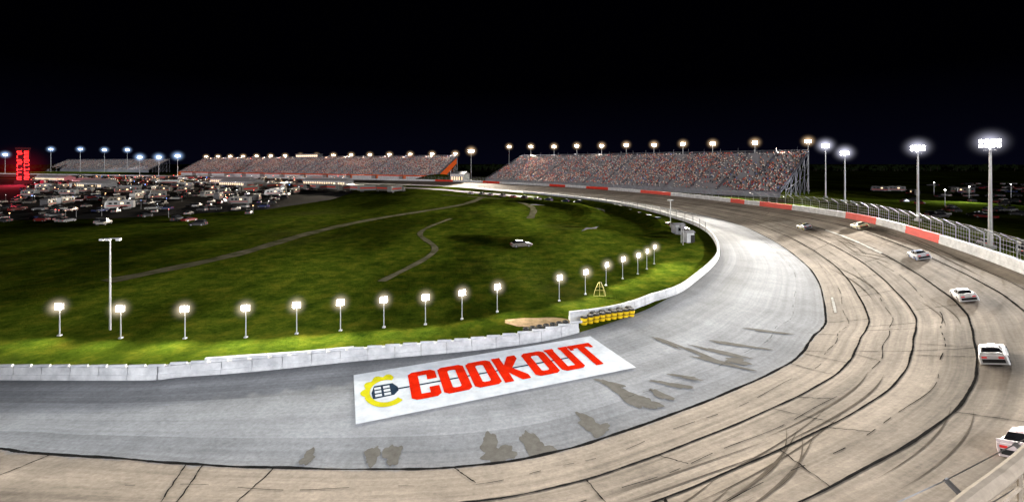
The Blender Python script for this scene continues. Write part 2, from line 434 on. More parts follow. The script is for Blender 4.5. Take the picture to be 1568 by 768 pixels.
logo.poly([LG(1.3,3.0,.064),LG(2.9,3.1,.064),LG(3.3,3.7,.064),LG(3.3,4.3,.064),LG(2.95,5.1,.064),LG(1.5,5.1,.064),LG(1.25,4.0,.064)],3)
for a in range(3):
    for b in range(2):
        x=1.5+b*.68; y=3.26+a*.58; logo.poly([LG(x,y,.073),LG(x+.5,y,.073),LG(x+.5,y+.38,.073),LG(x,y+.38,.073)],0)
prev=None
for k in range(49):
    a=math.radians(60+250*k/48); sp=1+(.22*abs(math.sin(k*.5)) if k<26 else .06)
    ro=1.85*sp; ri=1.42; cx,cy=2.35,4.0
    cur=((cx+ri*.86*math.cos(a),cy+ri*1.28*math.sin(a)),(cx+ro*.86*math.cos(a),cy+ro*1.28*math.sin(a)))
    if prev: logo.poly([LG(*prev[0],z=.069),LG(*prev[1],z=.069),LG(*cur[1],z=.069),LG(*cur[0],z=.069)],2)
    prev=cur
logo.obj('painted_track_logo',[m_lw,m_lr,m_ly,m_ld])

# ------------------------------------------------------------------ impact barrels
m_yel=mat('yellow_plastic',(.75,.50,.01),(.6,.40,.01),2,.6)
m_blk=mat('black_rubber',(.02,.02,.022),(.03,.03,.03),3,.8)
mbb=MB()
mbb.tube((0,0,0),(0,0,.75),.34,0,14,.40); mbb.tube((0,0,.75),(0,0,.82),.43,1,14); mbb.tube((0,0,.82),(0,0,.93),.40,1,14,.3)
mbb.tube((0,0,.33),(0,0,.40),.385,1,14)
bm_=mbb.mesh('crash_barrel',[m_yel,m_blk])
for k in range(9):
    f=k/8; addobj('crash_barrel',bm_,loc=(8.1+f*6.0,51.4+f*2.6+.25*math.sin(f*3),-.05))
for k in range(5):
    addobj('crash_barrel',bm_,loc=(9.4+k*1.15,52.9+k*.5,-.05))
mb=MB()
for k in range(7):
    for j in range(2):
        for a in range(14):
            t0=2*math.pi*a/14; t1=2*math.pi*(a+1)/14; x=1.5+k*.75; y=49.0+k*.36; R=.27
            mb.tube((x+R*math.cos(t0),y+R*math.sin(t0),.1+j*.22),(x+R*math.cos(t1),y+R*math.sin(t1),.1+j*.22),.1,0,5)
mb.obj('tyre_stack',[m_blk])

# ------------------------------------------------------------------ lamps
def halomat(name,col,st,pw=3.0):  # self-glowing volume that imitates lamp bloom, not air lit by the lamp
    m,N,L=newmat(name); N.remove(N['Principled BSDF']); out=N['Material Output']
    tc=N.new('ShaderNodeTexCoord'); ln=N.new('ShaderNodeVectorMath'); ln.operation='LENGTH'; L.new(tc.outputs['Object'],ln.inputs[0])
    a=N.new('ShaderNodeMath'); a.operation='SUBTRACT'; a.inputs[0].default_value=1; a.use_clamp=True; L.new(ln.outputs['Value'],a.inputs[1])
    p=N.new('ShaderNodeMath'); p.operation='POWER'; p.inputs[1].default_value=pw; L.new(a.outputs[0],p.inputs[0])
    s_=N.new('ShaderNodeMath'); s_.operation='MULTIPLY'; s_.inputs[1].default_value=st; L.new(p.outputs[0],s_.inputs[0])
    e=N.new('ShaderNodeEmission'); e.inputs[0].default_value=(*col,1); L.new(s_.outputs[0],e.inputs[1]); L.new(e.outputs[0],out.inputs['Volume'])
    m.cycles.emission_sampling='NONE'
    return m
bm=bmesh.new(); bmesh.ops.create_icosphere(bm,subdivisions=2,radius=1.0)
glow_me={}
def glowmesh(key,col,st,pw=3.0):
    g=bpy.data.meshes.new('bloom_halo'); bm.to_mesh(g); g.materials.append(halomat('bloom_halo_'+key,col,st,pw)); glow_me[key]=g
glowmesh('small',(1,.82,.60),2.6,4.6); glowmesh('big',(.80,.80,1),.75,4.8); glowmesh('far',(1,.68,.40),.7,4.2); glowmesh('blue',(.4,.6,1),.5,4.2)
m_lampW=emis('lamp_white',(1,.97,.9),60); m_lampB=emis('lamp_blue',(.55,.7,1),40); m_lampO=emis('lamp_warm',(1,.86,.68),60)
m_pole=mat('pole_steel',(.45,.46,.48),(.35,.36,.38),1,.45,.4)
def spot(name,loc,tgt,P,ang,col=(1,.96,.9),size=.4,parent=None,blend=.7):
    l=bpy.data.lights.new(name,'SPOT'); l.energy=P; l.spot_size=math.radians(ang); l.spot_blend=blend; l.color=col; l.shadow_soft_size=size
    o=bpy.data.objects.new(name,l); COL.objects.link(o)
    d=Vector(tgt)-Vector(loc); o.rotation_euler=d.to_track_quat('-Z','Y').to_euler()
    o.location=loc
    if parent:
        o.parent=parent; o.matrix_parent_inverse=Matrix.Translation(-Vector(parent.location))
    return o
LAMP_P=4600
def infield_lamp(x,y,hh=3.1,facing=(0,-1)):
    e=bpy.data.objects.new('infield_floodlight',None); COL.objects.link(e); e.location=(x,y,0); e.empty_display_size=.3
    mb=MB(); rot=math.atan2(facing[1],facing[0])
    mb.tube((0,0,-.05),(0,0,hh-.25),.055,0,8,.045)
    mb.box((0,0,.02),(.3,.3,.12),0,0)
    fx,fy=facing
    mb.box((0,0,hh),(.22,.78,.62),rot,0)
    mb.box((fx*.13,fy*.13,hh),(.05,.72,.56),rot,1)
    mb.tube((0,0,hh-.35),(0,0,hh-.2),.1,0,8)
    addobj('lamp_post',mb.mesh('lamp_post',[m_pole,m_lampW]),e)
    g=addobj('bloom_halo',glow_me['small'],e,loc=(fx*.2,fy*.2,hh)); g.scale=(1.6,)*3
    spot('lamp_beam',(x+fx*.3,y+fy*.3,hh-.05),(x+fx*8,y+fy*8,-.5),LAMP_P,145,(1,.95,.78),.15,e,1.0)
lamps=[(-56,48.2),(-47.4,47.9),(-40.4,47.2),(-33.7,47.1),(-27.6,47.4),(-22.8,48.4),(-18.5,49.3),(-14.1,50.3),(-9.7,51.2),(-5.8,53),(-1.8,55.5),(6.2,60),(10.1,63),(13.9,67.5),(17.3,71.5),(20.5,74.5),(23,78),(25.5,82)]
for k,(x,y) in enumerate(lamps):
    a=lamps[max(0,k-1)]; b=lamps[min(len(lamps)-1,k+1)]; t=Vector((b[0]-a[0],b[1]-a[1])).normalized()
    infield_lamp(x,y,3.05,(t.y,-t.x))
mb=MB(); mb.tube((0,0,-.1),(0,0,9.9),.10,0,8,.06); mb.tube((-.9,0,9.8),(1.2,0,9.9),.05,0,6)
for x in (-.8,-.1,1.0): mb.box((x,-.1,9.75),(.4,.3,.2),0,0)
mb.obj('tall_lamp_pole',[m_pole]).location=(-43.6,49.6,0)

def floodpole(x,y,H,face,key='big',R=3.2,lampm=None,wd=3.6,rows=2,halo=True,ls=.5):
    e=bpy.data.objects.new('floodlight_pole',None); COL.objects.link(e); e.location=(x,y,0)
    lampm=lampm or m_lampW
    mb=MB(); fx,fy=face; rot=math.atan2(fy,fx); px,py=-fy,fx
    mb.tube((0,0,-.3),(0,0,H),.42,0,10,.2)
    mb.box((0,0,.3),(1.3,1.3,.8),0,0)
    for r in range(rows):
        z=H-.3-r*1.0
        mb.box((0,0,z),(.2,wd,.18),rot,0)
        nl=max(3,int(wd/.75))
        for k in range(nl):
            o=(k-(nl-1)/2)*wd/nl
            mb.box((px*o+fx*.3,py*o+fy*.3,z+.1),(.45,ls,ls),rot,0)
            mb.box((px*o+fx*.56,py*o+fy*.56,z+.02),(.06,ls*.95,ls*.95),rot,1)
    mb.box((0,0,H-2.2),(.8,2.0,.12),rot,0)
    addobj('pole_with_lamps',mb.mesh('pole_with_lamps',[m_pole,lampm]),e)
    if halo:
        g=addobj('bloom_halo',glow_me[key],e,loc=(fx*.8,fy*.8,H-.5)); g.scale=(R,R,R*.9)
    return e
def unit(x,y):
    l=math.hypot(x,y); return (x/l,y/l)
for (x,y,H,P,tg,cn) in ((101.5,97,23,420e3,(64,80,3),75),(127,143,23.5,900e3,(70,122,3),70),(158,217,23.6,2200e3,(62,172,1),52),(166,242,28,2200e3,(48,222,0),48)):
    e=floodpole(x,y,H,unit(-x*.9,-y*.7),R=3.2+y*.018,ls=.6)
    spot('flood_beam',(x-1,y-1,H-.6),tg,P,cn,(1,.95,.86),.8,e)
    spot('flood_beam_low',(x-1,y-1,H-.9),(x-14,y-12,0),15e3,120,(1,.97,.95),.8,e)
ppos=list(zip([-3,19,41,61,81,99,118,135,151,169,193],[478,462,446,430,413,396,380,361,344,318,298],[36,35.5,35,35,34.5,34.5,34,34,33.5,33,33]))
tgt={1:(18,288),4:(45,262),7:(60,215),10:(68,180)}
for k,(xx,y,H) in enumerate(ppos):
    e=floodpole(xx,y,H,unit(-xx,-y),'far',R=6.5,lampm=m_lampO,wd=3.2,ls=.75)
    if k in tgt: spot('flood_beam',(xx-1,y-1.5,32),(*tgt[k],0),4.0e6,40,(1,.90,.75),1.2,e)
    spot('stand_beam',(xx-3,y-2.6,H-.5),(xx-26,y-23,12),60e3,100,(1,.93,.85),1.0,e)
e=floodpole(-38,425,30,unit(.2,-1),'far',R=8,wd=5,ls=.8); spot('flood_beam',(-38,423,29),(-20,330,0),1.8e6,55,(1,.90,.76),1,e)
for k in range(16):
    f=k/15; x=-66-445*f; y=532+232*f
    e=floodpole(x,y,29.5,unit(-x,-y),'far',R=7.5,lampm=m_lampO,wd=3.6,rows=1,ls=.8)
    if k in (1,5,9,13):
        spot('flood_beam',(x,y-2,29),(x*.98,y-60,0),1.6e6,85,(1,.84,.64),1.2,e)
    spot('stand_beam',(x-1,y-3,29),(x-8,y-24,14),100e3,120,(1,.88,.74),1.0,e)
for (px_,ptop,Y) in ((272,238,640),(243,240,680),(214,240,700),(195,229,930),(160,229,950),(123,228,960),(78,228,980),(8,236,820)):
    x=(px_-784)/700*Y; H=18+(250-ptop)/700*Y
    e=floodpole(x,Y,H,unit(-x,-Y),'blue',R=12,lampm=m_lampB,wd=5,ls=1.0)
    if Y>900: spot('stand_beam',(x,Y-4,H),(x+4,Y-30,14),240e3,120,(.85,.92,1),1.0,e)
for (x,y,tg,P,cn) in ((-85,-14,(-48,26,0),150e3,66),(-32,-16,(-14,27,0),125e3,66),(20,-12,(8,32,0),78e3,70),(58,2,(28,44,1),72e3,72),(88,44,(46,64,2),105e3,74)):
    e=floodpole(x,y,27,unit(tg[0]-x,tg[1]-y),halo=False)
    spot('flood_beam',(x+(tg[0]-x)*.04,y+(tg[1]-y)*.04,26.5),tg,P,cn,(.97,.98,1),.9,e,.8)

# ------------------------------------------------------------------ grandstands
m_alu=mat('aluminium_bench',(.52,.52,.55),(.38,.38,.41),.15,.5)
m_dark=mat('stand_riser',(.22,.22,.24),(.15,.15,.17),.2,.8)
m_black=mat('black_cladding',(.015,.015,.017),(.01,.01,.012),.5,.9)
m_brace=mat('stand_steel',(.30,.32,.38),(.2,.21,.25),.5,.5,.3)
m_org=mat('orange_panel',(.75,.16,.03),(.6,.1,.02),.3,.6)
skin=mat('skin_tone',(.55,.33,.23),(.3,.17,.11),9,.7)
cl=[mat('clothes_white',(.85,.82,.78),(.75,.72,.68),2,.8),mat('clothes_red',(.7,.10,.08),(.55,.06,.05),2,.8),mat('clothes_dark',(.03,.03,.05),(.02,.02,.03),2,.8),mat('clothes_tan',(.7,.36,.26),(.6,.28,.2),2,.8),mat('clothes_blue',(.12,.22,.6),(.1,.18,.5),2,.8)]
def stand(name,F,d,outn,L_,D,z0,H,rows,crowd,seed,base_panel=None,aisle=16,bias=(6,2,2,4,1)):
    d=Vector((*d,0)).normalized(); o=Vector((*outn,0)).normalized(); F=Vector((*F,0)); rot=math.atan2(d.y,d.x)
    e=bpy.data.objects.new(name,None); COL.objects.link(e); e.location=F
    def P(a,b,z): return tuple(d*a+o*b+Vector((0,0,z)))
    mb=MB(); rd=D/rows; rh=(H-z0)/rows
    for i in range(rows):
        b0=i*rd; z=z0+i*rh
        mb.poly([P(0,b0,z),P(L_,b0,z),P(L_,b0+rd,z),P(0,b0+rd,z)],1)
        mb.poly([P(0,b0+rd,z),P(L_,b0+rd,z),P(L_,b0+rd,z+rh),P(0,b0+rd,z+rh)],1)
        c=P(L_/2,b0+rd*.62,z+.45); mb.box(c,(L_-.4,rd*.42,.16),rot,0)
    mb.obj('seating',[m_alu,m_dark],parent=e)
    mb=MB()
    na=int(L_/aisle)
    for k in range(na+1):
        a=k*L_/na
        for i in range(rows):
            mb.box(P(min(max(a,.7),L_-.7),(i+.5)*rd,z0+i*rh+.35),(1.2,rd*.9,.8),rot,0)
    mb.obj('aisle_stairs',[mat(name+'_aisle',(.14,.14,.16),(.09,.09,.11),.4,.7)],parent=e)
    mb=MB()
    mb.box(P(L_/2,-.15,z0/2),(L_,.25,z0),rot,1 if base_panel else 0)
    mb.box(P(L_/2,-.15,z0+.6),(L_,.08,.08),rot,0)
    mb.box(P(L_/2,-.15,z0+1.1),(L_,.08,.08),rot,0)
    nc=int(L_/9)
    for k in range(nc+1):
        a=k*L_/nc
        mb.tube(P(a,D+.2,0),P(a,D+.2,H+1.6),.18,0,5)
        mb.tube(P(a,D*.55,0),P(a,D*.55,z0+(H-z0)*.53),.15,0,5)
        mb.tube(P(a,-.15,0),P(a,-.15,z0+1.1),.09,0,5)
    for z in (H+.5,H+1.1,H+1.6): mb.tube(P(0,D+.2,z),P(L_,D+.2,z),.09,0,5)
    for a in (0,L_):
        nseg=6
        for k in range(nseg):
            b0=D*k/nseg; b1=D*(k+1)/nseg; za=z0+(H-z0)*k/nseg; zb=z0+(H-z0)*(k+1)/nseg
            mb.tube(P(a,b0,za-.4),P(a,b1,zb-.4),.3,0,5)
            mb.tube(P(a,b1,0),P(a,b1,zb-.4),.22,0,5)
            if k>0:
                mb.tube(P(a,b0,0),P(a,b1,zb*.5),.12,0,4); mb.tube(P(a,b0,za*.5),P(a,b1,zb-.5),.12,0,4); mb.tube(P(a,b0,za*.5),P(a,b1,zb*.5),.12,0,4)
                mb.tube(P(a,b0,za*.5),P(a,b1,0),.10,0,4)
        mb.tube(P(a,0,z0+1.3),P(a,D,H+1.3),.08,0,4)
    mb.obj('steelwork',[m_brace,base_panel or m_brace],parent=e)
    r=random.Random(seed); mb=MB()
    cen=[(r.uniform(0,L_),r.betavariate(1.3,1.3)) for _ in range(70)]
    for _ in range(crowd):
        if r.random()<.45:
            a=r.uniform(.8,L_-.8); fr=r.random()
        else:
            cc=r.choice(cen); a=min(max(cc[0]+r.gauss(0,6),.8),L_-.8); fr=min(max(cc[1]+r.gauss(0,.09),0),.999)
        i=int(fr*rows); z=z0+i*rh+.5; b=(i+.6)*rd; m_=r.choices((1,2,3,4,5),bias)[0]
        sc=r.uniform(.95,1.15)
        mb.box(P(a,b,z+.32*sc),(.50*sc,.3,.66*sc),rot,m_,taper=.8)
        mb.box(P(a,b-.28,z+.06),(.42,.5,.2),rot,m_)
        mb.box(P(a,b-.5,z-.22),(.36,.16,.45),rot,3)
        mb.box(P(a,b,z+.80*sc),(.22,.24,.28),rot,0,taper=.75)
    mb.obj('seated_spectators',[skin]+cl,parent=e)
    return e,P
rs,P1=stand('grandstand',(141,240),(-.657,.753),(.753,.657),252,45,3,24.5,34,3600,3,bias=(6,3,2,5,1))
ms,P2=stand('grandstand',(-80,488),(-.887,.46),(.46,.887),500,38,5,26,30,10500,4,base_panel=m_org,bias=(9,3,2,4,1))
ls,P3=stand('grandstand',(-715,900),(-.92,.39),(.39,.92),390,38,5,26,24,4500,5,bias=(9,1,2,3,1))
mb=MB(); rot=math.atan2(.46,-.887); c=P2(250,40,0)
mb.box((c[0],c[1],28),(44,8,5),rot,0); mb.box((c[0],c[1],30.8),(46,9,.6),rot,1)
for k in range(11):
    cc=P2(250-20+k*4,35.9,28.3); mb.box(cc,(3.2,.1,2.2),rot,2)
mb.obj('press_box',[m_brace,m_dark,emis('lit_window',(1,.75,.5),1.5)],parent=ms)
mb=MB()
for k in range(12):
    cc=P2(20+k*40,-6,0); mb.box((cc[0],cc[1],2),(30,6,4),rot,0); mb.box((cc[0],cc[1],4.2),(31,7,.5),rot,1)
mb.obj('concession_stands',[m_white,m_red],parent=ms)
mb=MB(); mb.poly([P2(-.6,0,4),P2(-.6,36,24),P2(-.6,36,18),P2(-.6,8,0)]); mb.obj('end_panel',[emis('orange_glow_panel',(.8,.12,.02),.35)],parent=ms)  # panel glows by itself to imitate orange light on the stand's end
mb=MB()
for k in range(22):
    c=P1(6+k*11.5,45.4,0); mb.tube((c[0],c[1],24),(c[0],c[1],28),.06,0,4)
mb.obj('flagpoles',[m_brace],parent=rs)

# ------------------------------------------------------------------ leader board tower
e=bpy.data.objects.new('scoring_tower',None); COL.objects.link(e); e.location=(-430,402,0)
mb=MB(); a=math.atan2(402,-430)+math.pi/2
mb.box((0,0,15),(8.5,4,30),0,0); mb.box((0,0,31),(9.5,5,1.6),0,0); mb.box((0,0,1.5),(11,7,3),0,0)
seg={0:'abcdef',1:'bc',2:'abged',3:'abgcd',4:'fgbc',5:'afgcd',6:'afgedc',7:'abc',8:'abcdefg',9:'abcdfg'}
for r_ in range(7):
    for dgt in range(2):
        x0=-3.9+dgt*4.3; z0=3.8+r_*3.7; v=random.choice((1,4,2,7,9,3,5))
        for s_ in seg[v]:
            bx={'a':(1.7,2.5,2.4,.5),'g':(1.7,1.25,2.4,.5),'d':(1.7,0,2.4,.5),'f':(.4,1.9,.5,1.2),'b':(3.0,1.9,.5,1.2),'e':(.4,.62,.5,1.2),'c':(3.0,.62,.5,1.2)}[s_]
            for sd in (-2.06,2.06): mb.box((x0+bx[0],sd,z0+bx[1]),(bx[2],.1,bx[3]),0,1)
for sd in (-4.1,4.1): mb.box((sd,-2.05,15),(.2,.1,29),0,1)
t=addobj('tower_body',mb.mesh('tower_body',[m_black,emis('red_led',(1,.035,.03),2.5)]),e); t.rotation_euler[2]=a
l=bpy.data.lights.new('led_glow','POINT'); l.energy=170e3; l.color=(1,.04,.08); l.shadow_soft_size=3
o=bpy.data.objects.new('led_glow',l); COL.objects.link(o); o.parent=e; o.location=(22,-26,9)
glowmesh('red',(1,.01,.02),.009,2.5); g=addobj('bloom_halo',glow_me['red'],e,loc=(0,-3,12)); g.scale=(26,26,26)  # red bloom around the tower, added as a self-glowing sphere

# ------------------------------------------------------------------ vehicles
m_glass=mat('window_glass',(.015,.017,.02),(.01,.01,.012),1,.1)
m_tyre=mat('tyre',(.02,.02,.02),(.03,.03,.03),4,.8)
m_rim=mat('wheel_rim',(.35,.35,.36),(.2,.2,.2),3,.4,.7)
m_paint=randpaint('parked_car_paint',[(.13,.13,.14),(.012,.012,.016),(.06,.06,.065),(.12,.012,.012),(.22,.22,.22),(.02,.03,.10),(.03,.03,.035),(.10,.09,.08)])
def ring(mb,secs,mi=0,mif=None):
    b=len(mb.v)
    for x,wl,wt,zl,zm,zt in secs:
        mb.v+=[(x,-wl,zl),(x,-wl*1.0,zm),(x,-wt,zt),(x,wt,zt),(x,wl,zm),(x,wl,zl)]
    for k in range(len(secs)-1):
        for j in range(6):
            a=b+k*6+j; c=b+k*6+(j+1)%6
            mb.f.append((a,c,c+6,a+6)); mb.m.append(mif(k,j) if mif else mi)
    mb.f.append(tuple(b+j for j in range(5,-1,-1))); mb.m.append(mi)
    e_=b+(len(secs)-1)*6; mb.f.append(tuple(e_+j for j in range(6))); mb.m.append(mi)
def wheels(mb,xs,y,r,ti=2,ri=3):
    for x in xs:
        for sd in (-1,1):
            mb.tube((x,sd*(y-.26),r),(x,sd*y,r),r,ti,16); mb.tube((x,sd*y,r),(x,sd*(y+.02),r),r*.6,ri,12)
def sedan(h=1.42,suv=False):
    mb=MB(); top=.95 if not suv else 1.08
    ring(mb,[(-2.3,.80,.70,.35,.6,top-.12),(-2.15,.88,.78,.24,.62,top-.03),(-1.3,.92,.80,.22,.65,top),(.9,.92,.80,.22,.65,top),(1.9,.88,.74,.22,.6,top-.18),(2.25,.78,.62,.3,.5,top-.32)],0)
    cab=[(-1.95,.76,.72,top-.02,top,top+.01),(-1.25 if not suv else -1.85,.75,.60,top-.02,top+.05,h if not suv else 1.75),(.15,.75,.60,top-.02,top+.05,h if not suv else 1.75),(1.05,.76,.70,top-.04,top-.02,top+.0)]
    ring(mb,cab,0,lambda k,j:(0 if (j==2 and k==1) else 1))
    wheels(mb,(-1.4,1.42),.93,.33)
    mb.box((2.24,.5,.58),(.08,.3,.12),0,4); mb.box((2.24,-.5,.58),(.08,.3,.12),0,4)
    mb.box((-2.29,.55,.72),(.06,.25,.12),0,5); mb.box((-2.29,-.55,.72),(.06,.25,.12),0,5)
    return mb
m_hl=emis('head_lamp',(.8,.8,.8),.2); m_tl=emis('tail_lamp',(.5,.02,.02),.5)
carm=[sedan().mesh('sedan',[m_paint,m_glass,m_tyre,m_rim,m_hl,m_tl]),sedan(suv=True).mesh('suv',[m_paint,m_glass,m_tyre,m_rim,m_hl,m_tl])]
def pickup():
    mb=MB()
    ring(mb,[(-2.8,.92,.9,.45,.7,1.05),(-.6,.95,.9,.4,.7,1.08),(.9,.95,.88,.4,.7,1.12),(2.5,.92,.8,.4,.7,1.05),(2.75,.85,.7,.45,.7,.9)],0)
    ring(mb,[(-.75,.85,.8,1.05,1.08,1.1),(-.6,.85,.7,1.05,1.1,1.8),(.7,.85,.7,1.05,1.1,1.8),(1.4,.85,.78,1.05,1.08,1.12)],0,lambda k,j:(0 if (j==2 and k==1) else 1))
    mb.box((-1.75,0,1.09),(1.8,1.5,.03),0,1)
    wheels(mb,(-1.8,1.7),.97,.4)
    return mb
carm.append(pickup().mesh('pickup',[m_paint,m_glass,m_tyre,m_rim]))
m_rvp=randpaint('motorhome_paint',[(.17,.17,.17),(.11,.10,.09),(.24,.24,.25),(.06,.06,.07)])
m_litw=emis('lit_vehicle_window',(1,.72,.42),1.6)
def rv():
    mb=MB()
    ring(mb,[(-4.6,1.2,1.1,.5,2.0,3.1),(-4.4,1.25,1.2,.4,2.0,3.3),(3.9,1.25,1.2,.4,2.0,3.3),(4.5,1.2,1.1,.45,1.6,2.7),(4.7,1.15,1.0,.5,1.2,1.6)],0)
    for x in (-3,-1,1,2.7):
        for sd in (-1,1): mb.box((x,sd*1.245,2.2),(1.0,.06,.7),0,4 if x in (-1,) else 1)
    mb.box((4.55,0,2.1),(.12,1.9,.8),0,1); mb.box((0,1.27,1.25),(8,.05,.2),0,5); mb.box((0,-1.27,1.25),(8,.05,.2),0,5)
    mb.box((-1.5,0,3.4),(1.1,.9,.3),0,0); mb.box((1.8,0,3.38),(.8,.8,.25),0,0)
    wheels(mb,(-2.6,3.0),1.22,.48); return mb
rvm=rv().mesh('motorhome',[m_rvp,m_glass,m_tyre,m_rim,m_litw,m_red])
def hauler():
    mb=MB(); mb.box((-2,0,2.5),(14,2.6,3.2),0,0,taper=.99); mb.box((-2,0,.75),(12,1.2,.3),0,1)
    ring(mb,[(5.6,1.2,1.1,.6,2.0,3.5),(7.0,1.2,1.1,.6,2.0,3.3),(7.5,1.2,1.1,.6,1.8,2.1),(8.8,1.1,1.0,.6,1.4,1.8)],0,lambda k,j:1 if k==1 and j==2 else 0)
    mb.box((-2,1.32,2.4),(11,.03,.7),0,4); mb.box((-2,-1.32,2.4),(11,.03,.7),0,4)
    wheels(mb,(-7,-5.8,5.8,8.0),1.25,.5); return mb
hm=hauler().mesh('hauler_truck',[m_rvp,m_glass,m_tyre,m_rim,m_red])
R=random.Random(11)
def put(name,me,x,y,rz,z=-.04): return addobj(name,me,None,(x,y,z),rz)
cpos=[]
for row in range(21):
    y0=132+row*12.5+(row*row*.35)
    x1=-(50+y0*.27); x0=-(y0*1.15+20)
    x=x1-R.uniform(0,12)
    while x>x0:
        q=R.random(); step=R.choice((3.0,3.2,4,7))
        yy=y0-(x-x1)*.18+R.uniform(-4,4); rz=1.75+R.gauss(0,.25)+(0 if R.random()<.65 else 1.4)
        if q<.60: put('parked_car',R.choice(carm[:2]),x,yy,rz)
        elif q<.78: put('parked_pickup_truck',carm[2],x,yy,rz)
        elif q<.92 and row>2: put('motorhome',rvm,x-2,yy,rz+R.choice((0,1.57))); step+=5
        elif q<.94 and row>8: put('hauler_truck',hm,x-5,yy,rz+1.2); step+=10
        cpos.append((x,yy)); x-=step*R.choice((1,1,1,2,2.6))
mats_c=[emis('camp_warm',(1,.55,.25),5),emis('camp_white',(.9,.95,1),4.5),emis('camp_red',(1,.08,.06),6),emis('camp_blue',(.2,.35,1),6)]
mb=MB()
for x,y in R.sample(cpos,170):
    hh=R.uniform(2.0,3.6); mi=R.choices((0,1,2,3),(6,2,4,1))[0]; zz=(.10+.0008*y)*R.uniform(.6,1.3)
    mb.tube((x+1.5,y,-.05),(x+1.5,y,hh),.04,4,4); mb.box((x+1.5,y,hh),(zz,zz*.7,zz*.6),R.random()*3,mi)
mb.obj('camp_lanterns',mats_c+[m_pole])
for k in range(14):
    put('hauler_truck',hm,-72-k*9+R.uniform(-2,2),285+k*4.0,R.choice((.4,-.6,1.3)))
for k in range(10): put('parked_car',carm[k%2],-24+k*6.0+R.uniform(-1,1),268-k*7.0,2.2)
put('parked_car',carm[0],2,99,.3)
for k in range(9): put('parked_car',R.choice(carm),45-k*.5,122+k*8,1.6+R.uniform(-.2,.2))
for k in range(110):
    y=R.uniform(150,400); x=y*R.uniform(.84,1.16)+4
    if abs(x-127)<8 and abs(y-143)<8 or (y>225 and x<y*.9): continue
    put('parked_car',R.choice(carm),x,y,R.choice((.3,.35,1.9)))
for k in range(6): put('motorhome',rvm,R.uniform(200,290),R.uniform(250,300),R.uniform(0,3))
for x,y in ((103,92),(107,95),(104.5,101),(112,100)): put('parked_car',carm[0],x,y,1.0+R.uniform(-.2,.2))
mb=MB()
for x,y in ((180,190),(215,215),(240,260),(262,240)):
    mb.tube((x,y,-.05),(x,y,7),.09,1,6); mb.box((x,y,7),(.5,.3,.15),.3,0)
mb.obj('car_park_lamps',[m_lampW,m_pole])
spot('car_park_beam',(215,215,9),(185,195,0),60e3,150,(.9,.95,1),.5)

def racecar(name,x,y,col,col2,sc=.82):
    p,tan,nor=nearest(x,y)
    mp=mat('race_paint',col,tuple(v*.9 for v in col),.5,.3); mp2=mat('race_accent',col2,None,.5,.3)
    mb=MB()
    ring(mb,[(-2.45,.88,.82,.22,.7,.98),(-2.3,.97,.88,.14,.6,1.0),(-1.4,1.0,.86,.12,.6,.98),(-.6,.98,.84,.12,.58,.93),(.7,.98,.84,.12,.58,.90),(1.3,1.0,.86,.12,.58,.86),(2.1,.98,.80,.12,.5,.74),(2.45,.86,.66,.1,.4,.55)],0,lambda k,j:5 if (j in(0,4) and k in(1,2,4)) else 0)
    ring(mb,[(-2.0,.72,.68,.93,.96,.985),(-1.05,.76,.56,.9,.94,1.29),(-.1,.76,.56,.88,.92,1.31),(.85,.78,.68,.86,.88,.90)],0,lambda k,j:(0 if (j==2 and k==1) else 1))
    for xx in (-1.05,-.1):
        for sd in (-1,1): mb.tube((xx,sd*.75,.93),(xx,sd*.57,1.29),.04,0,4)
    mb.box((-2.42,0,1.12),(.06,1.6,.2),0,0); mb.box((-2.4,.7,1.02),(.1,.05,.2),0,0); mb.box((-2.4,-.7,1.02),(.1,.05,.2),0,0)
    mb.box((2.35,0,.14),(.35,1.7,.06),0,4)
    mb.box((1.5,0,.855),(1.0,.5,.02),0,5); mb.box((-.57,0,1.32),(.6,.6,.02),0,5)
    mb.box((2.43,.45,.46),(.06,.3,.14),0,6); mb.box((2.43,-.45,.46),(.06,.3,.14),0,6)
    mb.box((-2.46,.55,.8),(.06,.35,.14),0,7); mb.box((-2.46,-.55,.8),(.06,.35,.14),0,7)
    mb.box((-2.47,0,.5),(.05,1.5,.3),0,4)
    wheels(mb,(-1.42,1.45),1.01,.36)
    me=mb.mesh(name,[mp,m_glass,m_tyre,m_rim,m_blk,mp2,m_hl,m_tl])
    o=addobj(name,me); X=tan; Z=nor; Y=Z.cross(X)
    M=Matrix((X*sc,Y*sc,Z*sc)).transposed().to_4x4(); M.translation=p+nor*.03; o.matrix_world=M
racecar('race_car',36.6,34.9,(.75,.75,.77),(.5,.5,.52))
racecar('race_car',50.3,50.6,(.72,.72,.74),(.45,.4,.4))
racecar('race_car',62.5,71,(.6,.62,.68),(.2,.3,.6),.9)
racecar('race_car',74,97,(.65,.6,.4),(.75,.75,.75),.95)
racecar('race_car',72,112,(.5,.55,.62),(.7,.6,.1),.95)
racecar('race_car',25.3,22.2,(.7,.6,.62),(.65,.06,.14),.78)

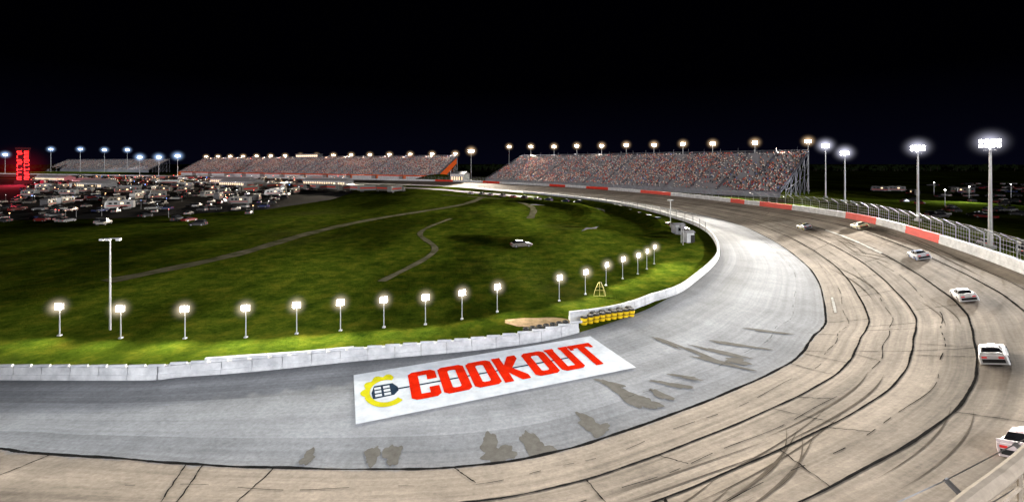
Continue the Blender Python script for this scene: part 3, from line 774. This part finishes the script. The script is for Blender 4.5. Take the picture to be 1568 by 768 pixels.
def hut(name,x,y,rz,w_,d_,h_,m1,m2,lit=False):
    e=bpy.data.objects.new(name,None); COL.objects.link(e); e.location=(x,y,-.05); e.rotation_euler[2]=rz
    mb=MB(); mb.box((0,0,h_/2),(w_,d_,h_),0,0); mb.obj('walls',[m1],parent=e)
    mb=MB()
    a=w_/2+.3; b=d_/2+.3
    mb.poly([(-a,-b,h_+.01),(a,-b,h_+.01),(a,0,h_+d_*.22),(-a,0,h_+d_*.22)]); mb.poly([(a,b,h_+.01),(-a,b,h_+.01),(-a,0,h_+d_*.22),(a,0,h_+d_*.22)])
    mb.poly([(-a,-b,h_+.01),(-a,0,h_+d_*.22),(-a,b,h_+.01)]); mb.poly([(a,-b,h_+.01),(a,b,h_+.01),(a,0,h_+d_*.22)])
    mb.obj('roof',[m2],parent=e)
    mb=MB(); k=int(w_/2.5)
    for i in range(k):
        xx=(i-(k-1)/2)*2.5; mb.box((xx,-d_/2-.02,h_*.55),(1.1,.06,h_*.35),0,0)
    mb.box((w_*.3,-d_/2-.03,h_*.38),(.95,.08,h_*.74),0,1)
    mb.obj('windows_and_door',[m_litw if lit else m_glass,m_blk],parent=e)
hut('marshal_hut',40.5,105,.2,1.8,1.8,2.3,m_white,m_dark)
hut('utility_building',42.5,117,.2,2.6,2,2.4,m_white,m_dark)
hut('white_building',-45,395,-.5,14,9,9,m_white,m_dark,True)
m_roof=mat('metal_roof',(.5,.5,.52),(.35,.35,.37),.3,.5)
for x,y,w_,lit in ((-300,330,34,True),(-340,372,45,True),(-210,355,40,True),(-400,345,30,False),(-150,372,46,True),(-250,410,50,True),(-470,470,60,True)):
    hut('garage_building',x,y,-.42,w_,9,4.0,m_white,m_roof,lit)
mb=MB(); mb.tube((0,0,-.05),(0,0,8),.1,0,6); mb.box((0,0,8),(1.6,.3,.25),0,0); mb.obj('camera_mast',[m_pole]).location=(43,124,0)
for x,y in ((38.5,104),(37.8,101)):
    mb=MB(); mb.tube((0,0,-.05),(0,0,4.2),.07,0,6); mb.box((0,0,3.9),(.8,.15,.7),0,1); mb.obj('marshal_light_panel',[m_pole,m_dark]).location=(x,y,0)
mb=MB()
m_fr=mat('yellow_frame_paint',(.35,.32,.12),(.25,.22,.08),2,.5)
for s_ in (-1,1):
    prev=None
    for k in range(9):
        t=k/8; x=s_*(.8-.65*t**1.6); z=1.9*t
        if prev: mb.tube(prev,(x,0,z),.035,0,5); mb.tube((prev[0]*.9,.5*(1-t),prev[2]),(x*.9,.5*(1-t),z),.025,0,4)
        prev=(x,0,z)
for z,w_ in ((.05,.8),(.8,.64),(1.3,.42)): mb.tube((-w_,0,z),(w_,0,z),.03,0,5)
mb.tube((0,0,0),(0,0,2.0),.03,0,5); mb.obj('yellow_metal_frame',[m_fr]).location=(11.9,62.0,0)
mb=MB(); NG=14
for i in range(NG):
    for j in range(NG):
        q=[]
        for a,b in ((i,j),(i+1,j),(i+1,j+1),(i,j+1)):
            u_=a/NG*2-1; v_=b/NG*2-1; q.append((-68+30*u_,428+16*v_,-.1+8*max(0,1-u_*u_)*max(0,1-v_*v_)))
        mb.poly(q)
mb.obj('grass_bank',[m_grass],smooth=True)
mb=MB(); rt=random.Random(5)
for k in range(900):
    f=k/900; x=-1700+3600*f; y=1180+rt.uniform(-60,60)-abs(x)*.1; hh=rt.uniform(9,17)
    for j in range(5):
        cx=x+rt.uniform(-6,6); cz=hh*rt.uniform(.3,.85); r_=rt.uniform(2.5,4.5)
        pts=[(cx+r_*math.cos(t_)*rt.uniform(.7,1.2),y+rt.uniform(-2,2),cz+r_*math.sin(t_)*rt.uniform(.7,1.2)) for t_ in [q*math.pi/3 for q in range(6)]]
        mb.poly(pts)
    mb.tube((x,y,-.1),(x,y,hh*.6),.4,1,4)
mb.obj('distant_trees',[mat('foliage',(.008,.012,.005),(.005,.008,.003),.2,1,spec=0),mat('bark',(.03,.025,.02),None,1,.9)])

# ------------------------------------------------------------------ sky, low light, camera
w_=bpy.data.worlds.new('World'); scene.world=w_; w_.use_nodes=True
N=w_.node_tree.nodes; L=w_.node_tree.links
bg=N['Background']; tc=N.new('ShaderNodeTexCoord'); sp=N.new('ShaderNodeSeparateXYZ'); L.new(tc.outputs['Generated'],sp.inputs[0])
r=N.new('ShaderNodeValToRGB'); L.new(sp.outputs[2],r.inputs[0]); e_=r.color_ramp.elements
e_[0].position=0; e_[0].color=(.0013,.0014,.0050,1); e_[1].position=.16; e_[1].color=(.0001,.0001,.0005,1)
L.new(r.outputs[0],bg.inputs[0]); bg.inputs[1].default_value=1.0
sl=bpy.data.lights.new('stand_fill_sun','SUN'); sl.energy=1.8; sl.angle=math.radians(4); sl.color=(1,.96,.93)  # added fill sun, low from behind the camera, to brighten the grandstands
so=bpy.data.objects.new('stand_fill_sun',sl); COL.objects.link(so); so.rotation_euler=Vector((.15,.97,-.06)).to_track_quat('-Z','Y').to_euler()

cam=bpy.data.cameras.new('camera'); co=bpy.data.objects.new('camera',cam); COL.objects.link(co)
co.location=(0,0,18); co.rotation_euler=(math.radians(90),0,0)
cam.sensor_width=36; cam.lens=700/1568*36; cam.shift_y=-134/1568; cam.clip_end=12000; cam.clip_start=.1
scene.camera=co
scene.view_settings.view_transform='Standard'; scene.view_settings.look='None'; scene.view_settings.exposure=0
print('objects',len(bpy.data.objects))
